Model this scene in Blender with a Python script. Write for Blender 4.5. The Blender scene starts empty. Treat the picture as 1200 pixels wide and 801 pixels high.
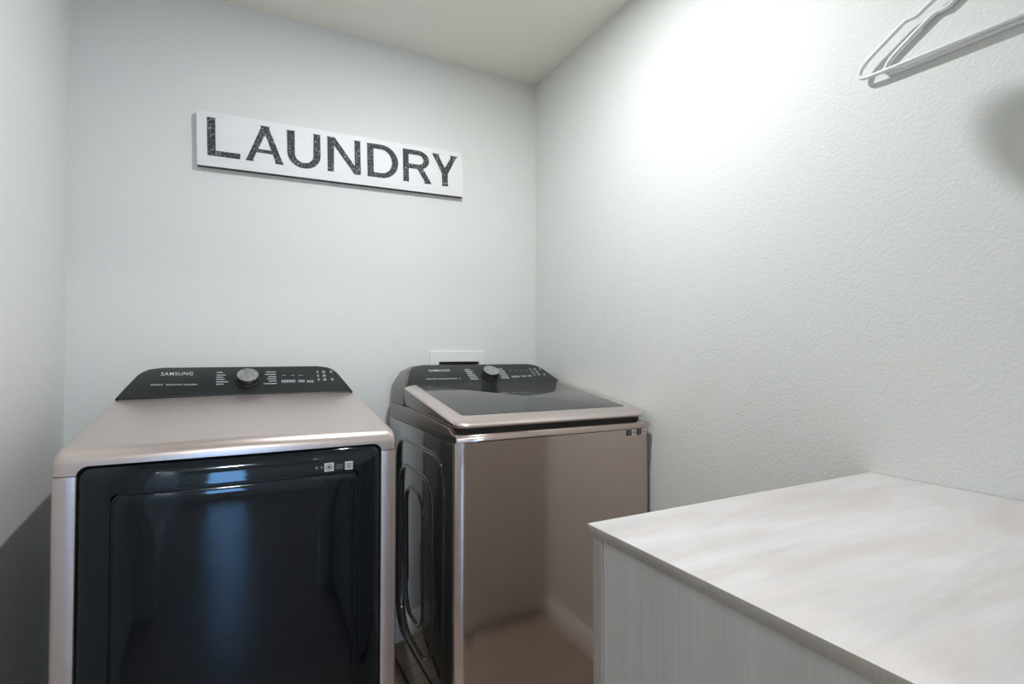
import bpy, bmesh, math, random
from mathutils import Vector, Matrix
random.seed(4)
SC = bpy.context.scene
COL = SC.collection
R = math.radians

# ------------------------------------------------------------------ helpers
def link(name, bm, mat, parent=None, smooth=35):
    me = bpy.data.meshes.new(name)
    bmesh.ops.recalc_face_normals(bm, faces=bm.faces[:])
    bm.to_mesh(me); bm.free()
    o = bpy.data.objects.new(name, me); COL.objects.link(o)
    mats = mat if isinstance(mat, (list, tuple)) else [mat]
    for m in mats: me.materials.append(m)
    if smooth:
        for p in me.polygons: p.use_smooth = True
        me.set_sharp_from_angle(angle=R(smooth))
    if parent: o.parent = parent
    return o

def thing(name, label, cat, loc=(0, 0, 0), group=None):
    o = bpy.data.objects.new(name, None); COL.objects.link(o)
    o.location = loc; o.empty_display_size = .05
    o['label'] = label; o['category'] = cat
    if group: o['group'] = group
    return o

def struct(name, bm, mat, smooth=0, label=None):
    o = link(name, bm, mat, None, smooth); o['kind'] = 'structure'
    if label: o['label'] = label
    return o

def add_box(bm, x0, y0, z0, x1, y1, z1, bev=0, seg=3, sel=None):
    vs = [bm.verts.new(p) for p in ((x0,y0,z0),(x1,y0,z0),(x1,y1,z0),(x0,y1,z0),(x0,y0,z1),(x1,y0,z1),(x1,y1,z1),(x0,y1,z1))]
    fs = [bm.faces.new([vs[i] for i in q]) for q in ((3,2,1,0),(4,5,6,7),(0,1,5,4),(1,2,6,5),(2,3,7,6),(3,0,4,7))]
    if bev:
        es = {e for f in fs for e in f.edges}
        if sel: es = {e for e in es if sel((e.verts[0].co+e.verts[1].co)/2, (e.verts[1].co-e.verts[0].co).normalized())}
        bmesh.ops.bevel(bm, geom=list(es), offset=bev, segments=seg, profile=.5, affect='EDGES')

def box(*a, **k):
    bm = bmesh.new(); add_box(bm, *a, **k); return bm

def add_prism(bm, pts, fn, d0, d1, bev=0, seg=3, bevback=False):
    """outline pts (a,b) extruded from depth d0 to d1; fn(a,b,d)->xyz"""
    A = [bm.verts.new(fn(a, b, d0)) for a, b in pts]
    B = [bm.verts.new(fn(a, b, d1)) for a, b in pts]
    n = len(pts)
    f0 = bm.faces.new(A); f1 = bm.faces.new(B[::-1])
    for i in range(n):
        bm.faces.new((A[i], B[i], B[(i+1) % n], A[(i+1) % n]))
    if bev:
        es = list(f0.edges) + (list(f1.edges) if bevback else [])
        bmesh.ops.bevel(bm, geom=es, offset=bev, segments=seg, profile=.5, affect='EDGES')

def prism(*a, **k):
    bm = bmesh.new(); add_prism(bm, *a, **k); return bm

def rrect(x0, z0, x1, z1, r, n=6, rb=None):
    """rounded rectangle, counter-clockwise from bottom-left; rb = radius of the two bottom corners"""
    if rb is None: rb = r
    out = []
    for cx, cz, rr, a0 in ((x0, z0, rb, 180), (x1, z0, rb, 270), (x1, z1, r, 0), (x0, z1, r, 90)):
        sx = 1 if cx == x0 else -1; sz = 1 if cz == z0 else -1
        rr = max(rr, 1e-4)
        for k in range(n+1):
            a = R(a0 + 90*k/n)
            out.append((cx + sx*rr + rr*math.cos(a), cz + sz*rr + rr*math.sin(a)))
    return out

def loft(bm, loops, cap0=True, cap1=True):
    L = [[bm.verts.new(p) for p in lp] for lp in loops]
    n = len(L[0])
    for a, b in zip(L, L[1:]):
        for i in range(n):
            bm.faces.new((a[i], a[(i+1) % n], b[(i+1) % n], b[i]))
    if cap0: bm.faces.new(L[0][::-1])
    if cap1: bm.faces.new(L[-1])

def catmull(P, k=8, closed=False):
    P = [Vector(p) for p in P]; out = []; n = len(P)
    rng = n if closed else n-1
    for i in range(rng):
        if closed: a, b, c, d = P[i-1], P[i], P[(i+1) % n], P[(i+2) % n]
        else: a, b, c, d = P[max(i-1, 0)], P[i], P[i+1], P[min(i+2, n-1)]
        for j in range(k):
            t = j/k
            out.append(.5*((2*b) + (c-a)*t + (2*a-5*b+4*c-d)*t*t + (3*b-a-3*c+d)*t**3))
    if not closed: out.append(P[-1])
    return out

def add_tube(bm, P, r, n=10, closed=False, flat=1.0, ref=Vector((1, 0, 0))):
    """sweep; flat scales the section across ref"""
    P = [Vector(p) for p in P]; rings = []; m = len(P)
    for i, p in enumerate(P):
        t = (P[(i+1) % m] - P[i-1]) if closed else (P[min(i+1, m-1)] - P[max(i-1, 0)])
        t.normalize()
        u = (ref - t*ref.dot(t))
        if u.length < 1e-4: u = t.orthogonal()
        u.normalize(); v = t.cross(u)
        rings.append([bm.verts.new(p + u*(r*flat*math.cos(2*math.pi*k/n)) + v*(r*math.sin(2*math.pi*k/n))) for k in range(n)])
    for i in range(m if closed else m-1):
        a, b = rings[i], rings[(i+1) % m]
        for k in range(n): bm.faces.new((a[k], a[(k+1) % n], b[(k+1) % n], b[k]))
    if not closed:
        bm.faces.new(rings[0][::-1]); bm.faces.new(rings[-1])

def add_lathe(bm, prof, M=Matrix(), n=40):
    """prof (r,h) spun round local z, placed by M"""
    rings = []
    for r, h in prof:
        if r < 1e-6: rings.append([bm.verts.new(M @ Vector((0, 0, h)))])
        else: rings.append([bm.verts.new(M @ Vector((r*math.cos(2*math.pi*k/n), r*math.sin(2*math.pi*k/n), h))) for k in range(n)])
    for a, b in zip(rings, rings[1:]):
        for k in range(n):
            q = [a[k % len(a)], a[(k+1) % len(a)], b[(k+1) % len(b)], b[k % len(b)]]
            q = list(dict.fromkeys(q))
            if len(q) > 2: bm.faces.new(q)

def lathe(prof, M=Matrix(), n=40):
    bm = bmesh.new(); add_lathe(bm, prof, M, n); return bm

def cut(o, cutter_bm):
    """boolean difference applied straight to the mesh"""
    c = link('cutter', cutter_bm, [], None, 0)
    m = o.modifiers.new('cut', 'BOOLEAN'); m.object = c; m.operation = 'DIFFERENCE'; m.solver = 'EXACT'
    dg = bpy.context.evaluated_depsgraph_get(); dg.update()
    me = bpy.data.meshes.new_from_object(o.evaluated_get(dg))
    o.modifiers.remove(m); o.data = me
    bpy.data.objects.remove(c)

# ------------------------------------------------------------------ materials
def mat(name, col, rough=.5, metal=0., spec=.5, coat=0., **k):
    m = bpy.data.materials.new(name); m.use_nodes = True
    b = m.node_tree.nodes['Principled BSDF']
    b.inputs['Base Color'].default_value = (*col, 1); b.inputs['Roughness'].default_value = rough
    b.inputs['Metallic'].default_value = metal; b.inputs['Specular IOR Level'].default_value = spec
    b.inputs['Coat Weight'].default_value = coat; b.inputs['Coat Roughness'].default_value = .04
    return m
def nt(m): return m.node_tree.nodes, m.node_tree.links, m.node_tree.nodes['Principled BSDF']
def texco(m, scale=(1, 1, 1), out='Object'):
    N, L, _ = nt(m)
    t = N.new('ShaderNodeTexCoord'); mp = N.new('ShaderNodeMapping')
    mp.inputs['Scale'].default_value = scale; L.new(t.outputs[out], mp.inputs['Vector']); return mp.outputs['Vector']
def noise(m, vec, scale, detail=3, rough=.5, dist=0):
    N, L, _ = nt(m); n = N.new('ShaderNodeTexNoise')
    n.inputs['Scale'].default_value = scale; n.inputs['Detail'].default_value = detail
    n.inputs['Roughness'].default_value = rough; n.inputs['Distortion'].default_value = dist
    L.new(vec, n.inputs['Vector']); return n.outputs['Fac']
def ramp(m, fac, stops):
    N, L, _ = nt(m); r = N.new('ShaderNodeValToRGB'); e = r.color_ramp.elements
    while len(e) < len(stops): e.new(.5)
    for q, (p, c) in zip(e, stops): q.position = p; q.color = (*c, 1)
    L.new(fac, r.inputs['Fac']); return r.outputs['Color']
def bump(m, h, strength, dist=.002):
    N, L, b = nt(m); n = N.new('ShaderNodeBump')
    n.inputs['Strength'].default_value = strength; n.inputs['Distance'].default_value = dist
    L.new(h, n.inputs['Height']); L.new(n.outputs['Normal'], b.inputs['Normal'])
def mix(m, fac, a, b, mode='MIX'):
    N, L, _ = nt(m); n = N.new('ShaderNodeMix'); n.data_type = 'RGBA'; n.blend_type = mode
    for i, v in ((0, fac), (6, a), (7, b)):
        if isinstance(v, (int, float)): n.inputs[i].default_value = v
        elif isinstance(v, tuple): n.inputs[i].default_value = (*v, 1)
        else: L.new(v, n.inputs[i])
    return n.outputs[2]
def setc(m, c): N, L, b = nt(m); L.new(c, b.inputs['Base Color'])

def wall_mat(name, col, sc=95, st=.55):
    m = mat(name, col, .62, spec=.35)
    v = texco(m)
    a = noise(m, v, sc, 3, .55, .25)
    h = ramp(m, a, [(.36, (0, 0, 0)), (.62, (1, 1, 1))])
    bump(m, h, st, .0016); return m
M_WALL = wall_mat('wall_paint', (.765, .780, .762), 150, .28)
M_CEIL = wall_mat('ceiling_paint', (.88, .85, .785), 70, .5)
M_TRIM = mat('white_trim', (.80, .80, .79), .35)

def floor_mat():
    m = mat('plank_floor', (.3, .25, .2), .24)
    N, L, b = nt(m); v = texco(m)
    br = N.new('ShaderNodeTexBrick'); L.new(v, br.inputs['Vector'])
    br.inputs['Scale'].default_value = 1; br.inputs['Brick Width'].default_value = 1.2; br.inputs['Row Height'].default_value = .16
    br.inputs['Mortar Size'].default_value = .0025; br.offset = .37
    br.inputs['Color1'].default_value = (.36, .29, .235, 1); br.inputs['Color2'].default_value = (.29, .235, .19, 1); br.inputs['Mortar'].default_value = (.09, .07, .06, 1)
    g = noise(m, texco(m, (2.5, 40, 1)), 3, 5, .6, .4)
    setc(m, mix(m, .55, br.outputs['Color'], ramp(m, g, [(.3, (.55, .5, .46)), (.7, (1, 1, 1))]), 'MULTIPLY'))
    bump(m, br.outputs['Fac'], -.25, .001); return m
M_FLOOR = floor_mat()

def champagne(name, col, rough):
    m = mat(name, col, rough, .85)
    N, L, b = nt(m)
    g = noise(m, texco(m, (60, 60, 1.2)), 6, 2)
    L.new(ramp(m, g, [(0, (rough*.8,)*3), (1, (rough*1.2,)*3)]), b.inputs['Roughness'])
    return m
M_CHAMP = champagne('champagne_steel', (.66, .575, .555), .30)
M_CHAMPW = champagne('bronze_champagne_steel', (.55, .45, .415), .12)
M_BRONZE_SHADE = champagne('shaded_bronze_steel', (.20, .188, .178), .18)  # darker copy of the bronze, shade on the washer's sides put into the colour
M_SIDE = mat('dark_glossy_paint', (.040, .040, .039), .10, .0, .9, .6)
M_BLACKP = mat('black_console_plastic', (.012, .014, .016), .28, spec=.5)
M_RUBBER_GAP = mat('black_rubber_and_gap', (.008, .008, .008), .6)
M_DOOR = mat('smoked_door_glass', (.004, .006, .010), .045, spec=.55)
M_DOOR.node_tree.nodes['Principled BSDF'].inputs['Specular Tint'].default_value = (.74, .88, 1, 1)
M_LIDG = mat('lid_tempered_glass', (.035, .038, .038), .06, spec=.75)
M_GROOVE = mat('door_groove_black', (.003, .003, .004), .25)
M_PRINT = mat('silkscreen_print', (.45, .47, .48), .5)
M_PRINTD = mat('grey_silkscreen_print', (.30, .32, .33), .5)
M_LOGO = mat('silver_lettering', (.75, .76, .77), .35, .3)
M_STW = mat('white_sticker', (.72, .73, .74), .4)
M_STB = mat('black_sticker', (.01, .01, .012), .4)
M_STG = mat('grey_sticker_print', (.16, .17, .18), .5)
M_RED = mat('graphite_plastic', (.02, .02, .022), .3)

def knob_mat():
    m = mat('spun_knob_metal', (.62, .63, .62), .28, .9)
    N, L, b = nt(m)
    t = N.new('ShaderNodeTexCoord'); mp = N.new('ShaderNodeMapping'); L.new(t.outputs['Object'], mp.inputs['Vector'])
    g = noise(m, mp.outputs['Vector'], 90, 4, .7)
    setc(m, ramp(m, g, [(.3, (.30, .31, .30)), (.7, (.66, .67, .66))])); return m
M_KNOB = knob_mat()

def sign_board_mat():
    m = mat('whitewashed_board', (.82, .83, .84), .6)
    v = texco(m, (1, 1, 1))
    g = noise(m, texco(m, (2, 20, 20)), 4, 4, .6)
    setc(m, ramp(m, g, [(.3, (.84, .845, .85)), (.7, (.89, .895, .90))]))
    bump(m, g, .2, .001); return m
M_BOARD = sign_board_mat()
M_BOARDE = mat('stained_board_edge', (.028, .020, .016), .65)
def letter_mat():
    m = mat('distressed_black_paint', (.03, .03, .03), .65)
    v = texco(m); a = noise(m, v, 120, 3, .8)
    b_ = noise(m, texco(m, (1, 1, 1)), 22, 2)
    N, L, b = nt(m)
    c1 = ramp(m, a, [(.50, (.018, .019, .022)), (.58, (.20, .20, .21)), (.68, (.70, .70, .70))])
    setc(m, mix(m, ramp(m, b_, [(.35, (.25,)*3), (.65, (1,)*3)]), (.025, .026, .03), c1)); return m
M_LETTER = letter_mat()

def cab_top_mat():
    m = mat('whitewashed_laminate', (.75, .74, .74), .38)
    a = noise(m, texco(m, (1.4, 10, 1)), 1.6, 6, .58, .35)
    b_ = noise(m, texco(m, (2.0, 8, 1)), 1.3, 4, .55, .5)
    c = noise(m, texco(m, (6, 60, 1)), 2.0, 5, .6, .5)
    base = ramp(m, a, [(.30, (.62, .595, .59)), (.47, (.72, .70, .70)), (.62, (.78, .77, .775)), (.8, (.81, .80, .805))])
    pink = mix(m, ramp(m, b_, [(.50, (0,)*3), (.72, (.85,)*3)]), base, (.71, .605, .575))
    setc(m, mix(m, .30, pink, ramp(m, c, [(.3, (.86, .85, .84)), (.65, (1, 1, 1))]), 'MULTIPLY')); return m
M_CABTOP = cab_top_mat()
def cab_mat(name, c0, c1):
    m = mat(name, c0, .5)
    a = noise(m, texco(m, (70, 70, 1.4)), 4, 4, .65, .3)
    b_ = noise(m, texco(m, (8, 8, .6)), 2.5, 3, .5, .5)
    setc(m, mix(m, .45, ramp(m, a, [(.3, c0), (.7, c1)]), ramp(m, b_, [(.3, c0), (.7, c1)]))); return m
M_CABP = cab_mat('grey_wood_grain_panel', (.49, .475, .46), (.62, .605, .595))
M_CABE = cab_mat('taupe_edge_band', (.36, .335, .30), (.45, .42, .385))
M_DARKBASE = mat('plinth_dark', (.06, .055, .05), .6)
M_HANG = mat('white_hanger_plastic', (.83, .84, .86), .28, spec=.5)
M_OUTW = mat('white_outlet_plastic', (.82, .83, .84), .35)
M_OUTD = mat('grey_outlet_recess', (.25, .26, .27), .5)
M_BRASS = mat('brass_valve', (.55, .40, .18), .3, 1)
M_CORD = mat('white_cord', (.7, .7, .7), .5)
def emit_mat(name, col, s):
    m = bpy.data.materials.new(name); m.use_nodes = True; N = m.node_tree.nodes; N.clear()
    o = N.new('ShaderNodeOutputMaterial'); e = N.new('ShaderNodeEmission')
    e.inputs['Color'].default_value = (*col, 1); e.inputs['Strength'].default_value = s
    m.node_tree.links.new(e.outputs[0], o.inputs[0]); return m
M_LENS = emit_mat('lit_lamp_lens', (.95, .98, 1), 14)
def pane_mat():
    m = bpy.data.materials.new('window_pane'); m.use_nodes = True; N = m.node_tree.nodes; N.clear(); L = m.node_tree.links
    o = N.new('ShaderNodeOutputMaterial'); x = N.new('ShaderNodeMixShader'); t = N.new('ShaderNodeBsdfTransparent'); g = N.new('ShaderNodeBsdfGlossy')
    g.inputs['Roughness'].default_value = .02; f = N.new('ShaderNodeFresnel'); f.inputs['IOR'].default_value = 1.45
    L.new(f.outputs[0], x.inputs[0]); L.new(t.outputs[0], x.inputs[1]); L.new(g.outputs[0], x.inputs[2]); L.new(x.outputs[0], o.inputs[0]); return m
M_PANE = pane_mat()

# ------------------------------------------------------------------ the room
D, XL, XR, H = 2.128, -.488, 1.2314, 2.437      # back wall, side walls, ceiling
YP0, YP1, YE = -.30, -.18, -3.6                 # partition with the doorway, far end of the hall
DX0, DX1, DZ = -.38, .42, 2.05                  # doorway
struct('floor', box(XL-.12, YE-.12, -.1, XR+.12, D+.12, 0), M_FLOOR)
struct('ceiling', box(XL-.12, YE-.12, H, XR+.12, D+.12, H+.1), M_CEIL)
wb = struct('wall_back', box(XL-.12, D, 0, XR+.12, D+.12, H), M_WALL)
cut(wb, box(.757, D-.01, .985, .939, D+.075, 1.137))
struct('wall_left', box(XL-.12, YE, 0, XL, D, H), M_WALL)
struct('wall_right', box(XR, YE, 0, XR+.12, D, H), M_WALL)
bm = bmesh.new()
add_box(bm, XL, YP0, 0, DX0, YP1, H); add_box(bm, DX1, YP0, 0, XR, YP1, H); add_box(bm, DX0, YP0, DZ, DX1, YP1, H)
struct('wall_front', bm, M_WALL)
WX0, WX1, WZ0, WZ1 = -.33, .15, .12, 2.02
bm = bmesh.new()
add_box(bm, XL, YE-.12, 0, WX0, YE, H); add_box(bm, WX1, YE-.12, 0, XR, YE, H)
add_box(bm, WX0, YE-.12, WZ1, WX1, YE, H); add_box(bm, WX0, YE-.12, 0, WX1, YE, WZ0)
struct('wall_far', bm, M_WALL)
bm = bmesh.new()
for a in ((WX0, WZ0, WX0+.07, WZ1), (WX1-.07, WZ0, WX1, WZ1), (WX0+.07, WZ0, WX1-.07, WZ0+.1), (WX0+.07, WZ1-.07, WX1-.07, WZ1)):
    add_box(bm, a[0], YE-.08, a[1], a[2], YE-.03, a[3], bev=.004, seg=1)
wf = struct('window_1', bm, M_TRIM)
o = link('pane', box(WX0+.06, YE-.058, WZ0+.09, WX1-.06, YE-.052, WZ1-.06), M_PANE, wf, 0)

def base_profile(bm, p, q, nrm, h=.095, t=.014):
    p, q, nrm = Vector(p), Vector(q), Vector(nrm)
    prof = [(0, 0), (t, 0), (t, h*.72), (t*.8, h*.78), (t*.55, h*.9), (t*.4, h), (0, h)]
    A = [bm.verts.new(p + nrm*a + Vector((0, 0, b))) for a, b in prof]; B = [bm.verts.new(q + nrm*a + Vector((0, 0, b))) for a, b in prof]
    n = len(prof); bm.faces.new(A); bm.faces.new(B[::-1])
    for i in range(n): bm.faces.new((A[i], B[i], B[(i+1) % n], A[(i+1) % n]))
def baseboard(name, segs):
    bm = bmesh.new()
    for s in segs: base_profile(bm, *s)
    struct(name, bm, M_TRIM, 30)
baseboard('baseboard_back', [((XL+.014, D, 0), (XR-.014, D, 0), (0, -1, 0))])
baseboard('baseboard_left', [((XL, YP1, 0), (XL, D, 0), (1, 0, 0)), ((XL, YE+.001, 0), (XL, YP0, 0), (1, 0, 0))])
baseboard('baseboard_right', [((XR, .668, 0), (XR, D, 0), (-1, 0, 0)), ((XR, YE+.001, 0), (XR, YP0, 0), (-1, 0, 0))])
baseboard('baseboard_far', [((WX1, YE, 0), (XR-.015, YE, 0), (0, 1, 0))])
bm = bmesh.new()   # door casing, both faces of the partition, and the jamb
for y0, y1 in ((YP1, YP1+.014), (YP0-.014, YP0)):
    add_box(bm, DX0-.057, y0, 0, DX0, y1, DZ, bev=.004, seg=2); add_box(bm, DX1, y0, 0, DX1+.057, y1, DZ, bev=.004, seg=2)
    add_box(bm, DX0-.057, y0, DZ, DX1+.057, y1, DZ+.057, bev=.004, seg=2)
add_box(bm, DX0, YP0, 0, DX0+.015, YP1, DZ); add_box(bm, DX1-.015, YP0, 0, DX1, YP1, DZ); add_box(bm, DX0+.015, YP0, DZ-.015, DX1-.015, YP1, DZ)
struct('trim_1', bm, M_TRIM)

# ------------------------------------------------------------------ console shared by both appliances
def console(root, yb0, zb0, yt0, zt0, kpos, prints, word, wpos, wsize, housing_mat, zh=.985):
    """yb0,zb0: foot of the sloping face; yt0,zt0: its head (root space)"""
    t = Vector((0, yt0-yb0, zt0-zb0)); ln = t.length; t.normalize()
    n = Vector((0, -t.z, t.y))                       # outwards, up and to the front
    P = Vector((0, yb0, zb0))
    def F(a, b, d): return P + Vector((a, 0, 0)) + t*(b*ln) + n*d
    bm = bmesh.new(); loops = []
    for z, w, back in ((zh, .3425, .712), (zh+.02, .3420, .712), (zb0-.004, .337, .712), (zb0+.025, .322, .710), (zb0+.055, .302, .705), (zt0-.007, .272, .700), (zt0-.002, .262, .694)):
        yf = yb0-.012 if z < zb0-.01 else yb0 + (yt0-yb0)*(z-zb0)/(zt0-zb0) + .004
        loops.append([Vector(p) for p in ((-w, back, z), (-w, yf+.02, z), (-w+.003, yf+.007, z), (-w+.013, yf, z), (w-.013, yf, z), (w-.003, yf+.007, z), (w, yf+.02, z), (w, back, z))])
    loft(bm, loops)
    link('console_housing', bm, housing_mat, root, 50)
    half = [(.334, 0), (.318, .28), (.305, .52), (.292, .75), (.282, .87), (.268, .95), (.250, .99), (.228, 1.0)]
    out = half + [(-a, b) for a, b in half[::-1]]
    c = link('control_panel', prism(out, F, .004, -.010, bev=.003, seg=3), M_BLACKP, root, 30)
    # knob: dark skirt, spun metal cap, a short pointer line
    M = Matrix.Translation(F(kpos[0], kpos[1], .004)) @ n.to_track_quat('Z', 'Y').to_matrix().to_4x4()
    k = link('knob', lathe([(.0365, 0), (.0365, .004), (.0345, .006), (.0335, .020), (.0325, .0225), (.028, .0225)], M), M_RED, root, 40)
    link('knob_cap', lathe([(.0315, .0220), (.0315, .0245), (.030, .0262), (.022, .0262), (.0, .0258)], M), M_KNOB, k, 40)
    # printing
    for nm, m_, rects in prints:
        bm = bmesh.new()
        for a0, b0, a1, b1 in rects:
            add_box(bm, 0, 0, 0, 1, 1, 1)
            for v in bm.verts[-8:]: v.co = F(a0+(a1-a0)*v.co.x, b0+(b1-b0)*v.co.y, .0038+.0006*v.co.z)
        link(nm, bm, m_, c, 0)
    cu = bpy.data.curves.new('lettering', 'FONT'); cu.body = word; cu.size = 1; cu.space_character = 1.12; cu.offset = .002
    to = bpy.data.objects.new('lettering', cu); COL.objects.link(to)
    dg = bpy.context.evaluated_depsgraph_get(); dg.update()
    me = bpy.data.meshes.new_from_object(to.evaluated_get(dg)); bpy.data.objects.remove(to)
    xs = [v.co.x for v in me.vertices]; ys = [v.co.y for v in me.vertices]
    x0, x1, y0, y1 = min(xs), max(xs), min(ys), max(ys)
    for v in me.vertices:
        v.co = F(wpos[0] + (v.co.x-x0)/(x1-x0)*wsize[0], wpos[1] + (v.co.y-y0)/(y1-y0)*wsize[1], .0046)
    me.materials.append(M_LOGO)
    lo = bpy.data.objects.new('lettering', me); COL.objects.link(lo); lo.parent = c
    return F

def dashes(a0, b0, a1, h, seed, lo=.004, hi=.010):
    rn = random.Random(seed); out = []; a = a0
    while a < a1-.002:
        w = min(rn.uniform(lo, hi), a1-a); out.append((a, b0-h/2, a+w, b0+h/2)); a += w+.0016
    return out
def list_lines(specs, h=.028): return [(a0, b-h/2, a1, b+h/2) for a0, a1, b in specs]

def feet(root, pts):
    for x, y in pts:
        M = Matrix.Translation((x, y, 0))
        link('foot', lathe([(0, 0), (.022, 0), (.022, .012), (.010, .016), (.010, .034), (0, .034)], M, 20), M_RUBBER_GAP, root)

# ------------------------------------------------------------------ dryer
YD = 1.3294
dr = thing('clothes_dryer', 'champagne clothes dryer with a dark glass front door and black sloping console', 'dryer', (.0183, YD, 0))
link('body', box(-.341, .022, .03, .341, .712, .945, bev=.006, seg=2), M_SIDE, dr)
def strip(x0, x1):
    bm = bmesh.new(); s = 1 if x1 > 0 else -1
    xo, xi = (x1, x0) if s > 0 else (x0, x1)
    pts = [(xi, .03), (xi, .0035), (xi+s*.0012, .0008), (xi+s*.004, 0)]
    pts += [(xo-s*.014+s*.014*math.sin(R(a)), .014-.014*math.cos(R(a))) for a in range(0, 91, 15)] + [(xo, .03)]
    add_prism(bm, pts, lambda a, b, d: (a, b, d), .075, .9285)
    return bm
link('front_frame', strip(-.343, -.302), M_CHAMP, dr, 40)
link('front_frame', strip(.302, .343), M_CHAMP, dr, 40)
link('kick_panel', box(-.343, .002, .03, .343, .03, .073, bev=.004), M_CHAMP, dr)
# top cover: rounded front lip, gently rising deck, rounded long edges
prof = [(.0, .930), (.0, .952)]
prof += [(.034-.034*math.cos(R(a)), .952+.030*math.sin(R(a))) for a in range(12, 91, 13)]
prof += [(.12, .9935), (.25, 1.008), (.40, 1.023), (.54, 1.037), (.60, 1.040), (.714, 1.040), (.714, .930)]
bm = bmesh.new(); loops = []
for w, ds in ((.343, .020), (.3415, .012), (.337, .0055), (.330, .0015), (.320, 0), (.0, -.004), (-.320, 0), (-.330, .0015), (-.337, .0055), (-.3415, .012), (-.343, .020)):
    lp = []
    for y, z in prof:
        zz = z - ds*min(1, max(0, (z-.935)/.04)); yy = y + (ds*.8 if y < .05 else 0)
        lp.append((w, yy, zz))
    loops.append(lp)
loft(bm, loops)
tc = link('top_cover', bm, M_CHAMP, None, 40)
cut(tc, prism(rrect(-.303, .80, .303, .9475, .020), lambda a, b, d: (a, d, b), -.05, .026))
tc.parent = dr
for p in tc.data.polygons: p.use_smooth = True
tc.data.set_sharp_from_angle(angle=R(35))
# gasket strip seen in the gap round the door
link('door_seal', box(-.3015, .018, .08, .3015, .0225, .9465), M_RUBBER_GAP, dr, 0)
# door: smoked glass shell, curved over at the head and edges, groove, inner window
bm = bmesh.new(); loops = []
DZ0, DZ1 = .085, .9445
for ins, y in ((0, .017), (.0, .006), (.0012, .002), (.004, -.0015), (.010, -.0050), (.018, -.0085), (.028, -.0115), (.040, -.0135), (.0535, -.0145), (.0555, -.0145), (.0562, -.0105)):
    loops.append([(a, y, b) for a, b in rrect(-.300+ins, DZ0+ins, .300-ins, DZ1-ins, max(.022-.3*ins, .012), 8)])
loft(bm, loops, True, False)
door = link('door', bm, M_DOOR, dr, 60)
bm = bmesh.new()
loft(bm, [[(a, y, b) for a, b in rrect(-.300+i, DZ0+i, .300-i, DZ1-i, .022, 8)] for i, y in ((.0545, -.0130), (.0555, -.0105), (.0610, -.0105))], False, False)
link('window_groove', bm, M_GROOVE, door, 0)
bm = bmesh.new()
loft(bm, [[(a, y, b) for a, b in rrect(-.300+i, DZ0+i, .300-i, DZ1-i, .022, 8)] for i, y in ((.0595, -.0100), (.0597, -.0130), (.0610, -.0143), (.075, -.0150), (.10, -.0158), (.15, -.0165), (.25, -.0170))], False, True)
link('door_window', bm, M_DOOR, door, 60)
def stickers(root, y, items):
    for nm, m_, x0, z0, x1, z1, motif in items:
        s = link(nm, box(x0, y-.0006, z0, x1, y, z1), m_, root, 0)
        if motif:
            bm = bmesh.new(); cx, cz, w, h = (x0+x1)/2, (z0+z1)/2, x1-x0, z1-z0
            yy = y-.0009
            if motif == 'ring':
                for r0, r1 in ((.36, .28), (.19, .0)):
                    P0 = [(cx+w*r0*math.cos(2*math.pi*k/20), cz+h*r0*math.sin(2*math.pi*k/20)) for k in range(20)]
                    P1 = [(cx+w*r1*math.cos(2*math.pi*k/20), cz+h*r1*math.sin(2*math.pi*k/20)) for k in range(20)]
                    A = [bm.verts.new((a, yy, b)) for a, b in P0]
                    if r1:
                        B = [bm.verts.new((a, yy, b)) for a, b in P1]
                        for k in range(20): bm.faces.new((A[k], A[(k+1) % 20], B[(k+1) % 20], B[k]))
                    else: bm.faces.new(A)
            elif motif == 'lines':
                for q in (.72, .5, .28): add_box(bm, x0+w*.16, yy, z0+h*(q-.06), x1-w*.16, y-.0005, z0+h*(q+.06))
            elif motif == 'dot':
                A = [bm.verts.new((cx+w*.26*math.cos(2*math.pi*k/16), yy, cz+w*.26*math.sin(2*math.pi*k/16))) for k in range(16)]; bm.faces.new(A)
            elif motif == 'arc':
                for r0, r1 in ((.42, .30), (.20, .08)):
                    A = [bm.verts.new((cx+w*r0*math.cos(R(a)), yy, cz-h*.15+w*r0*math.sin(R(a)))) for a in range(30, 151, 12)]
                    B = [bm.verts.new((cx+w*r1*math.cos(R(a)), yy, cz-h*.15+w*r1*math.sin(R(a)))) for a in range(30, 151, 12)]
                    for k in range(len(A)-1): bm.faces.new((A[k], A[k+1], B[k+1], B[k]))
            link('sticker_print', bm, M_STG if m_ == M_STW or motif == 'lines' else M_PRINT, s, 0)
def on_band(z): return -.0140
stickers(door, -.01405, [
    ('sticker', M_STB, .143, .8975, .1515, .9105, 'dot'), ('sticker', M_STB, .1545, .8975, .1625, .9105, 'arc'),
    ('sticker', M_STW, .1647, .8930, .1860, .9130, 'ring'), ('sticker', M_STB, .1868, .8935, .2110, .9115, 'lines'),
    ('sticker', M_STW, .2118, .8930, .2300, .9125, 'lines')])
Ld = list_lines([(-.0816, -.064, .80), (-.0816, -.056, .70), (-.0816, -.062, .62), (-.0816, -.058, .54), (-.0816, -.048, .455), (-.0816, -.060, .37)])
Ld2 = list_lines([(.064, .0941, .79), (.060, .0941, .70), (.070, .0945, .61), (.066, .0945, .53), (.071, .0950, .45), (.056, .0950, .35)])
Id = [(a, b, c, b+.02) for a, b, c in ((.1145, .645, .1252), (.1414, .640, .1522), (.1659, .635, .1796))]
Od = [dashes(.1104, .425, .153, .10, 3, .004, .009), dashes(.163, .42, .182, .09, 5, .003, .007), dashes(.190, .40, .2126, .09, 7, .004, .009)]
Kd = [(a, b, a+w, b+.085) for a, w in ((.2255, .006), (.2440, .010), (.2700, .008)) for b in (.72, .57, .42) if not (a > .26 and b == .57)]
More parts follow.
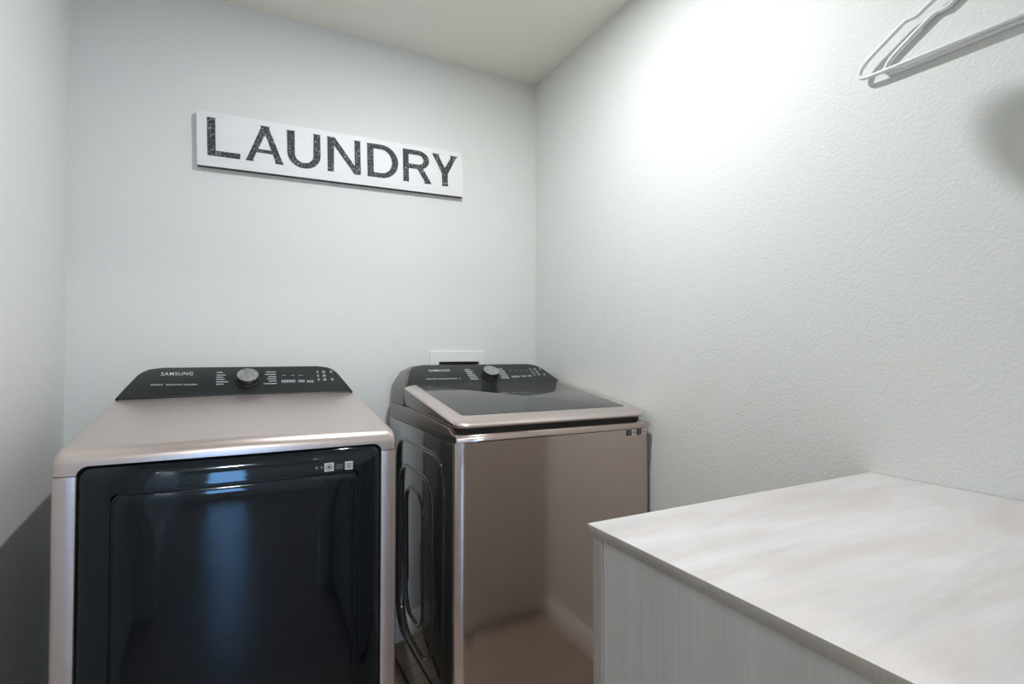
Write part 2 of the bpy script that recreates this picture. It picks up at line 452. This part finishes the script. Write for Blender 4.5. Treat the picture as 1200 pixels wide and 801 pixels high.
console(dr, .55, 1.04, .66, 1.124, (.0083, .49), [
    ('cycle_print', M_PRINT, Ld), ('cycle_print', M_PRINT, Ld2), ('indicator_print', M_PRINTD, Id), *[('option_print', M_PRINTD, q) for q in Od], ('key_print', M_PRINTD, Kd),
    ('tagline_print', M_PRINTD, dashes(-.2545, .40, -.2212, .045, 11, .003, .006) + dashes(-.2150, .39, -.172, .045, 12, .003, .006) + dashes(-.1675, .38, -.131, .045, 13, .003, .006))],
    'SAMSUNG', (-.2327, .715), (.085, .115), M_CHAMP)
feet(dr, [(-.29, .08), (.29, .08), (-.29, .65), (.29, .65)])

# ------------------------------------------------------------------ washer
YW = 1.3422
wa = thing('washing_machine', 'bronze top-load washing machine with a dark glass lid, in the right back corner', 'washer', (.8709, YW, 0))
link('body', box(-.336, .022, .03, .336, .712, .93, bev=.006, seg=2), M_SIDE, wa)
pts = [(-.343, .028)] + [(-.343+.06*k/10, .012*(1-k/10)**2) for k in range(11)]
pts = pts + [(-a, b) for a, b in pts[::-1]]
link('front_panel', prism(pts, lambda a, b, d: (a, b, d), .05, .9265), M_CHAMPW, wa, 40)
def sides(o, lim=.75):  # side faces get the second material, the bronze darkened for shade
    for p in o.data.polygons:
        if abs(p.normal.x) > lim: p.material_index = 1
def side_panel(s):
    bm = bmesh.new()
    f = lambda a, b, d: (s*d, a, b)
    add_prism(bm, rrect(.029, .05, .712, .9265, .008), f, .343, .335, bev=.002, seg=2)
    def ring(y0, z0, y1, z1, r, rb, w, dep):
        """pressed step: a rounded ridge following a rounded rectangle"""
        P = [Vector((s*(.343+.0), a, b)) for a, b in rrect(y0, z0, y1, z1, r, 8, rb)]
        add_tube(bm, P, w, 10, True, dep, Vector((1, 0, 0)))
    ring(.098, .17, .60, .868, .085, .10, .007, .55)
    ring(.200, .205, .555, .778, .080, .10, .007, .75)
    ring(.290, .28, .485, .712, .060, .07, .007, .75)
    link('side_panel', bm, M_SIDE, wa, 50)
side_panel(-1); side_panel(1)
# top cover with its step up behind the front edge
tp = [(.0, .9285), (.0, .944), (.004, .9475), (.035, .948), (.046, .951), (.056, .960), (.066, .9625), (.25, .9735), (.45, .983), (.714, .985), (.714, .9285)]
bm = bmesh.new(); loops = []
for w, ds in ((.343, .003), (.342, .001), (.3395, 0), (-.3395, 0), (-.342, .001), (-.343, .003)):
    loops.append([(w, y + (.002 if (ds > 0 and y < .01) else 0), z - (ds if z > .935 else 0)) for y, z in tp])
loft(bm, loops)
sides(link('top_cover', bm, [M_CHAMPW, M_BRONZE_SHADE], wa, 40))
# lid, hinged under the console and sloping down to the front
LA = math.atan2(.075, .517)
def LF(x, y, d):   # y along the lid from its front, d outward
    return Vector((x, .003 + y*math.cos(LA) - d*math.sin(LA), .969 + y*math.sin(LA) + d*math.cos(LA)))
link('lid_gap_dark', prism(rrect(-.326, .012, .326, .505, .012, 6, .030), LF, -.004, -.024), M_RUBBER_GAP, wa, 40)  # black piece: shade of the gap under the lid, put in as colour
bm = bmesh.new(); loops = []
for i, d in ((.014, -.006), (.005, -.0055), (.001, -.0015), (0, .002), (.0012, .0055), (.005, .0085), (.012, .0115), (.024, .0142), (.040, .0155), (.043, .0155), (.0435, .0140)):
    si = i*.95
    loops.append([LF(a, b, d - (.0985*b if d < 0 else 0)) for a, b in rrect(-.341+si, i*1.55, .341-si, .522-i*.1, .010, 10, max(.042-i*.55, .012))])
loft(bm, loops, True, True)
lid = link('lid', bm, [M_CHAMP, M_BRONZE_SHADE], wa, 50); sides(lid, .97)
bm = bmesh.new()
add_prism(bm, rrect(-.3, .068, .3, .517, .006, 8, .020), LF, .0158, .010, bev=.001, seg=2)
link('lid_glass', bm, M_LIDG, lid, 30)
LwL = list_lines([(-.070, -.046, .745), (-.070, -.040, .655), (-.069, -.042, .565), (-.069, -.036, .475), (-.068, -.034, .385), (-.066, -.033, .29)], .035)
LwR = list_lines([(.0736, .100, .755), (.072, .104, .665), (.0745, .103, .575), (.071, .104, .485), (.072, .104, .395), (.068, .104, .305)], .035)
Iw = [(a, .64, a+.008, .66) for a in (.127, .153, .181, .206)]
Ow = [dashes(.119, .36, .155, .08, 3, .004, .009), dashes(.166, .37, .19, .08, 4, .004, .009), dashes(.198, .38, .214, .08, 5, .004, .008)]
Kw = [(a, b, a+w, b+.085) for a, w in ((.228, .007), (.248, .010), (.276, .008)) for b in (.67, .53, .40) if not (a > .26 and b == .53)]
console(wa, .52, 1.047, .645, 1.124, (.026, .45), [
    ('cycle_print', M_PRINT, LwL), ('cycle_print', M_PRINT, LwR), ('indicator_print', M_PRINTD, Iw), *[('option_print', M_PRINTD, q) for q in Ow], ('key_print', M_PRINTD, Kw),
    ('tagline_print', M_PRINTD, dashes(-.245, .335, -.2027, .045, 21, .003, .006) + dashes(-.197, .33, -.12, .045, 22, .003, .006) + dashes(-.1117, .33, -.1034, .045, 23, .003, .006))],
    'SAMSUNG', (-.2194, .67), (.086, .10), M_BRONZE_SHADE)
stickers(wa, 0, [
    ('sticker', M_STB, .2441, .9075, .2668, .9245, 'lines'), ('sticker', M_STW, .2671, .9075, .2852, .9250, 'ring'),
    ('sticker', M_STB, .2867, .9080, .3080, .9250, 'lines'), ('sticker', M_STW, .3085, .9085, .3262, .9255, 'ring')])
feet(wa, [(-.29, .08), (.29, .08), (-.29, .65), (.29, .65)])

# ------------------------------------------------------------------ sign
sg = thing('wall_sign', 'long white wooden sign with distressed black letters reading LAUNDRY, hung slightly crooked', 'sign', (.3575, D, 1.933))
sg.rotation_euler = (0, R(-1.35), 0)
SW, SH, ST = .990, .192, .024
bm = bmesh.new()
add_box(bm, -SW/2, -ST, -SH/2, SW/2, -.0005, SH/2, bev=.0015, seg=2)
bmesh.ops.recalc_face_normals(bm, faces=bm.faces[:])
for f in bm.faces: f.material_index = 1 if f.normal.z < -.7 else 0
link('board', bm, [M_BOARD, M_BOARDE], sg, 30)
def S(a, b): return (a - .4955, b)
def letter(polys, holes=()):
    """each poly an outline; overlapping strokes are laid at the same depth in one mesh"""
    bm = bmesh.new()
    for pts in polys:
        add_prism(bm, pts, lambda a, b, d: (a-.4955, d, b), -ST-.0014, -ST+.001)
    link('letter', bm, M_LETTER, sg, 0)
def stroke(p, q, w0, w1=None):
    w1 = w0 if w1 is None else w1
    p, q = Vector(p), Vector(q); d = (q-p).normalized(); n = Vector((-d.y, d.x))
    return [tuple(p+n*w0/2), tuple(p-n*w0/2), tuple(q-n*w1/2), tuple(q+n*w1/2)]
T0, B0 = .075, -.058
# L
letter([[(.032, T0+.001), (.0325, B0), (.1335, B0), (.1345, B0+.021), (.131, B0+.019), (.0575, B0+.019), (.0575, T0-.003), (.0595, T0+.001)]])
# A: two flared legs and a bar, one outline with the counter left open by a bridge
def band(outer, inner, closed=False):
    """strip mesh between two polylines, extruded"""
    bm = bmesh.new(); return outer, inner
def letter_bands(bands):
    bm = bmesh.new()
    for bi, (A, B) in enumerate(bands):
        n = len(A); e = .00025*bi
        for d in (0,):
            va = [bm.verts.new((a-.4955, -ST-.0014-e, b)) for a, b in A]; vb = [bm.verts.new((a-.4955, -ST-.0014-e, b)) for a, b in B]
            wa_ = [bm.verts.new((a-.4955, -ST+.001, b)) for a, b in A]; wb_ = [bm.verts.new((a-.4955, -ST+.001, b)) for a, b in B]
            for i in range(n-1):
                bm.faces.new((va[i], va[i+1], vb[i+1], vb[i])); bm.faces.new((wa_[i], wb_[i], wb_[i+1], wa_[i+1]))
                bm.faces.new((va[i], wa_[i], wa_[i+1], va[i+1])); bm.faces.new((vb[i], vb[i+1], wb_[i+1], wb_[i]))
            bm.faces.new((va[0], vb[0], wb_[0], wa_[0])); bm.faces.new((va[-1], wa_[-1], wb_[-1], vb[-1]))
    link('letter', bm, M_LETTER, sg, 0)
def mid(p, q, t): return (p[0]+(q[0]-p[0])*t, p[1]+(q[1]-p[1])*t)
letter_bands([
    ([(.151, B0), (.156, B0+.010), (.203, T0-.006), (.2005, T0), (.2160, T0)], [(.1770, B0), (.1765, B0+.009), (.2140, T0-.034), (.2150, T0-.036), (.2161, T0-.039)]),
    ([(.2160, T0), (.2315, T0), (.229, T0-.006), (.272, B0+.010), (.278, B0)], [(.2161, T0-.039), (.2172, T0-.036), (.2182, T0-.034), (.2490, B0+.009), (.2485, B0)]),
    ([(.1920, B0+.046), (.2380, B0+.046)], [(.1865, B0+.034), (.2430, B0+.034)])])
# U
def arc(cx, cz, rx, rz, a0, a1, n=14): return [(cx+rx*math.cos(R(a0+(a1-a0)*k/n)), cz+rz*math.sin(R(a0+(a1-a0)*k/n))) for k in range(n+1)]
ux = .3485
letter_bands([([(.288, T0), (.290, T0-.005), (.290, -.008)] + arc(ux, -.008, .0585, .053, 180, 360)[1:] + [(.407, T0-.005), (.409, T0)],
               [(.318, T0), (.316, T0-.005), (.316, -.010)] + arc(ux, -.010, .0325, .031, 180, 360)[1:] + [(.383, T0-.005), (.381, T0)])])
# N
letter_bands([([(.4315, T0), (.4325, T0-.005), (.4325, B0+.005), (.4305, B0)], [(.4600, T0), (.4570, T0-.028), (.4550, B0+.005), (.4565, B0)]),
              ([(.4600, T0), (.5575, B0)], [(.4345, T0-.001), (.5335, B0)]),
              ([(.5330, T0), (.5345, T0-.005), (.5345, B0+.024), (.5335, B0)], [(.5580, T0), (.5565, T0-.005), (.5570, B0+.005), (.5575, B0)])])
# D
letter_bands([([(.5820, T0), (.5835, T0-.004), (.5835, B0+.004), (.5820, B0)], [(.6085, T0), (.6080, T0-.018), (.6080, B0+.018), (.6085, B0)]),
              ([(.6080, T0), (.640, T0)] + arc(.640, (T0+B0)/2, .0675, (T0-B0)/2, 90, -90, 18)[1:] + [(.6080, B0)],
               [(.6080, T0-.0185), (.640, T0-.0185)] + arc(.640, (T0+B0)/2, .0420, (T0-B0)/2-.0185, 90, -90, 18)[1:] + [(.6080, B0+.0185)])])
# R
zc = T0-.0385
letter_bands([([(.7265, T0), (.7280, T0-.004), (.7280, B0+.004), (.7265, B0)], [(.7520, T0), (.7515, T0-.018), (.7515, B0+.004), (.7530, B0)]),
              ([(.7515, T0), (.792, T0)] + arc(.792, zc, .0475, .0385, 90, -90, 14)[1:] + [(.7515, T0-.077)],
               [(.7515, T0-.0185), (.792, T0-.0185)] + arc(.792, zc, .0235, .0200, 90, -90, 14)[1:] + [(.7515, T0-.0585)]),
              ([(.786, T0-.073), (.8190, B0+.008), (.8175, B0)], [(.811, T0-.071), (.8420, B0+.012), (.8475, B0)])])
# Y
letter_bands([([(.8520, T0), (.8580, T0-.008), (.8960, B0+.052), (.9080, B0+.054)], [(.8850, T0), (.8825, T0-.008), (.9070, B0+.080), (.9085, B0+.079)]),
              ([(.9330, T0), (.9370, T0-.008), (.9110, B0+.080), (.9085, B0+.079)], [(.9690, T0), (.9600, T0-.008), (.9215, B0+.052), (.9080, B0+.054)]),
              ([(.8960, B0+.056), (.8960, B0+.004), (.8945, B0)], [(.9215, B0+.056), (.9215, B0+.004), (.9230, B0)])])

# ------------------------------------------------------------------ washer outlet box in the back wall
ob = thing('outlet_box', 'white plastic laundry outlet box set in wall behind the washer', 'outlet box', (.8404, D, .95))
bm = bmesh.new()
of = lambda a, b, d: (a, d, b)
outer, inner = rrect(-.1255, 0, .1255, .2325, .004, 4), rrect(-.0865, .034, .1005, .1875, .003, 4)
loops = [[of(a, b, y) for a, b in q] for q, y in ((outer, -.0005), (outer, -.006), (rrect(-.1240, .0015, .1240, .231, .004, 4), -.0075), (inner, -.0075), (inner, -.0005))]
loft(bm, loops, False, False)
link('faceplate', bm, M_OUTW, ob, 30)
bm = bmesh.new()
i2 = rrect(-.082, .037, .097, .1855, .003, 4)
loft(bm, [[of(a, b, y) for a, b in i2] for y in (-.0004, .073)], False, True)
link('recess', bm, M_OUTD, ob, 30)
for x in (-.045, .06):
    M = Matrix.Translation((x, .045, .0385))
    v = link('valve', lathe([(0, 0), (.013, 0), (.013, .02), (.009, .022), (.009, .045), (.014, .047), (.014, .06), (0, .06)], M, 20), M_BRASS, ob, 40)

# ------------------------------------------------------------------ folding cabinet
CX0, CY1, CZ = .476, .6653, .9145
cb = thing('storage_cabinet', 'waist-high cabinet with whitewashed wood-look top and plain grey panel, against the right wall', 'cabinet', (.85, .25, 0))
def cbx(x0, y0, z0, x1, y1, z1, **k): return box(x0-.85, y0-.25, z0, x1-.85, y1-.25, z1, **k)
CY0, CX1 = YP1+.022, XR-.0015
bm = cbx(CX0, CY0, CZ-.0165, CX1, CY1, CZ, bev=.0012, seg=2)
bmesh.ops.recalc_face_normals(bm, faces=bm.faces[:])
for f in bm.faces: f.material_index = 0 if f.normal.z > .7 else 1
link('countertop', bm, [M_CABTOP, M_CABE], cb, 30)
for y0, y1 in ((CY1-.0345, CY1-.013), (CY0+.012, CY0+.032)):
    link('side_panel', cbx(CX0+.001, y0, .0 if False else .045, CX1-.001, y1, CZ-.0166, bev=.001, seg=1), M_CABE, cb, 30)
link('front_panel', cbx(CX0+.0035, CY0+.0325, .045, CX0+.020, CY1-.0350, CZ-.0167, bev=.001, seg=1), M_CABP, cb, 30)
link('plinth', cbx(CX0+.05, CY0+.05, 0, CX1-.03, CY1-.05, .0449), M_DARKBASE, cb, 0)

# ------------------------------------------------------------------ hangers on a hook high on the right wall
def hanger(name, label, x, yc, zt, tilt):
    """tubular plastic hanger lying flat along the wall; yc centre, zt height of the bar"""
    root = thing(name, label, 'hanger', (x, yc, zt), 'plastic hangers on the wall hook')
    root.rotation_euler = (tilt, 0, 0)
    half = [(.2085, .002), (.2105, .011), (.205, .022), (.190, .036), (.150, .063), (.126, .0785), (.116, .081), (.106, .0805), (.097, .083), (.085, .0905), (.050, .108), (.018, .121), (.004, .128)]
    left = [(0, a, b) for a, b in half]
    bm = bmesh.new()
    P = [(0, .0, -.0045), (0, .10, -.0045), (0, .190, -.0035)] + left
    P = P + [(0, -a, b) for _, a, b in P[::-1] if abs(a) > 1e-6]
    pts = catmull(P, 6, True)
    add_tube(bm, pts, .0044, 10, True, 1.2)
    link('frame', bm, M_HANG, root, 60)
    bm = bmesh.new()
    hk = [(0, 0, .126), (0, 0, .150), (0, .004, .164)] + [(0, .022*math.cos(R(a)), .186+.022*math.sin(R(a))) for a in range(-50, 200, 25)]
    add_tube(bm, catmull(hk, 4), .0033, 10, False, 1.2)
    link('hook', bm, M_HANG, root, 60)
    return root
hanger('clothes_hanger', 'white plastic hanger in front, its lower-left tip lying further left on the right wall', XR-.0185, .4545, 1.7745, R(1.9))
hanger('clothes_hanger', 'white plastic hanger tucked behind another, its notched shoulder showing to the right', XR-.0075, .4075, 1.7690, R(1.2))
hk = thing('wall_hook', 'small white hook high on the right wall holding two plastic hangers', 'hook', (XR, .437, 1.95))
link('plate', box(-.006, -.025, -.03, -.0005, .025, .05, bev=.003), M_HANG, hk)
bm = bmesh.new()
add_tube(bm, catmull([(-.004, 0, .012), (-.020, 0, .010), (-.036, 0, .008), (-.046, 0, .014), (-.048, 0, .026)], 6), .0045, 12)
link('peg', bm, M_HANG, hk, 60)

# ------------------------------------------------------------------ lamps, one added as fill, and an added shadow globe
def downlight(x, y, power, label, col, r=.065):
    t = thing('ceiling_downlight', label, 'ceiling light', (x, y, H))
    link('trim_ring', lathe([(r, -.0005), (r+.024, -.0005), (r+.024, -.004), (r+.020, -.007), (r+.004, -.008), (r, -.006), (r, -.0005)]), M_TRIM, t, 40)
    link('lens', lathe([(0, -.003), (r*.99, -.003)]), M_LENS, t, 40)
    l = bpy.data.lights.new('lamp_glow', 'AREA'); l.shape = 'DISK'; l.size = r*.95; l.energy = power; l.color = col
    lo = bpy.data.objects.new('lamp_glow', l); COL.objects.link(lo); lo.parent = t; lo.location = (0, 0, -.0095)
LX, LY = .55, 1.12
downlight(LX, LY, 17, 'round recessed ceiling light above the space before the washer', (.97, .99, 1), .045)
downlight(-.05, -1.9, 24, 'wide round fill light added in the hall beyond the doorway', (1, .96, .90), .20)  # added fill lamp, made wide to soften its light through the doorway
pg = thing('shadow_globe', 'small unlit white globe on a cord, added unseen to shadow the right wall', 'shadow_caster', (LX+(XR-LX)*.42, LY+(.355-LY)*.42, H))  # stand-in object added out of view to cast the round wall shadow
link('cord', lathe([(.0, -.001), (.030, -.001), (.030, -.010), (.012, -.018), (.0022, -.020), (.0022, -.345), (0, -.345)], n=20), M_CORD, pg, 40)
link('globe', lathe([(0, -.352)] + [(.034*math.sin(R(a)), -.386+.034*math.cos(R(a))) for a in range(18, 180, 9)] + [(0, -.420)], n=32), M_OUTW, pg, 60)

w = bpy.data.worlds.new('sky'); SC.world = w; w.use_nodes = True
bg = w.node_tree.nodes['Background']; bg.inputs['Color'].default_value = (.30, .58, 1, 1); bg.inputs['Strength'].default_value = 13

# ------------------------------------------------------------------ camera
cd = bpy.data.cameras.new('camera'); cam = bpy.data.objects.new('camera', cd); COL.objects.link(cam)
cd.sensor_width = 36; cd.sensor_fit = 'HORIZONTAL'; cd.lens = 615.3165/1200*36; cd.clip_start = .01
yaw, pitch, roll = R(27.4804), R(1.1921), R(.0491)
fwd = Vector((math.sin(yaw)*math.cos(pitch), math.cos(yaw)*math.cos(pitch), math.sin(pitch)))
rt = Vector((math.cos(yaw), -math.sin(yaw), 0)); up = rt.cross(fwd)
r2 = rt*math.cos(roll)+up*math.sin(roll); u2 = -rt*math.sin(roll)+up*math.cos(roll)
m3 = Matrix((r2, u2, -fwd)).transposed()
cam.matrix_world = Matrix.Translation((0, 0, 1.175)) @ m3.to_4x4()
SC.camera = cam
vs = SC.view_settings
vs.view_transform = 'Standard'; vs.look = 'None'; vs.gamma = 1; vs.exposure = 0; vs.use_curve_mapping = False
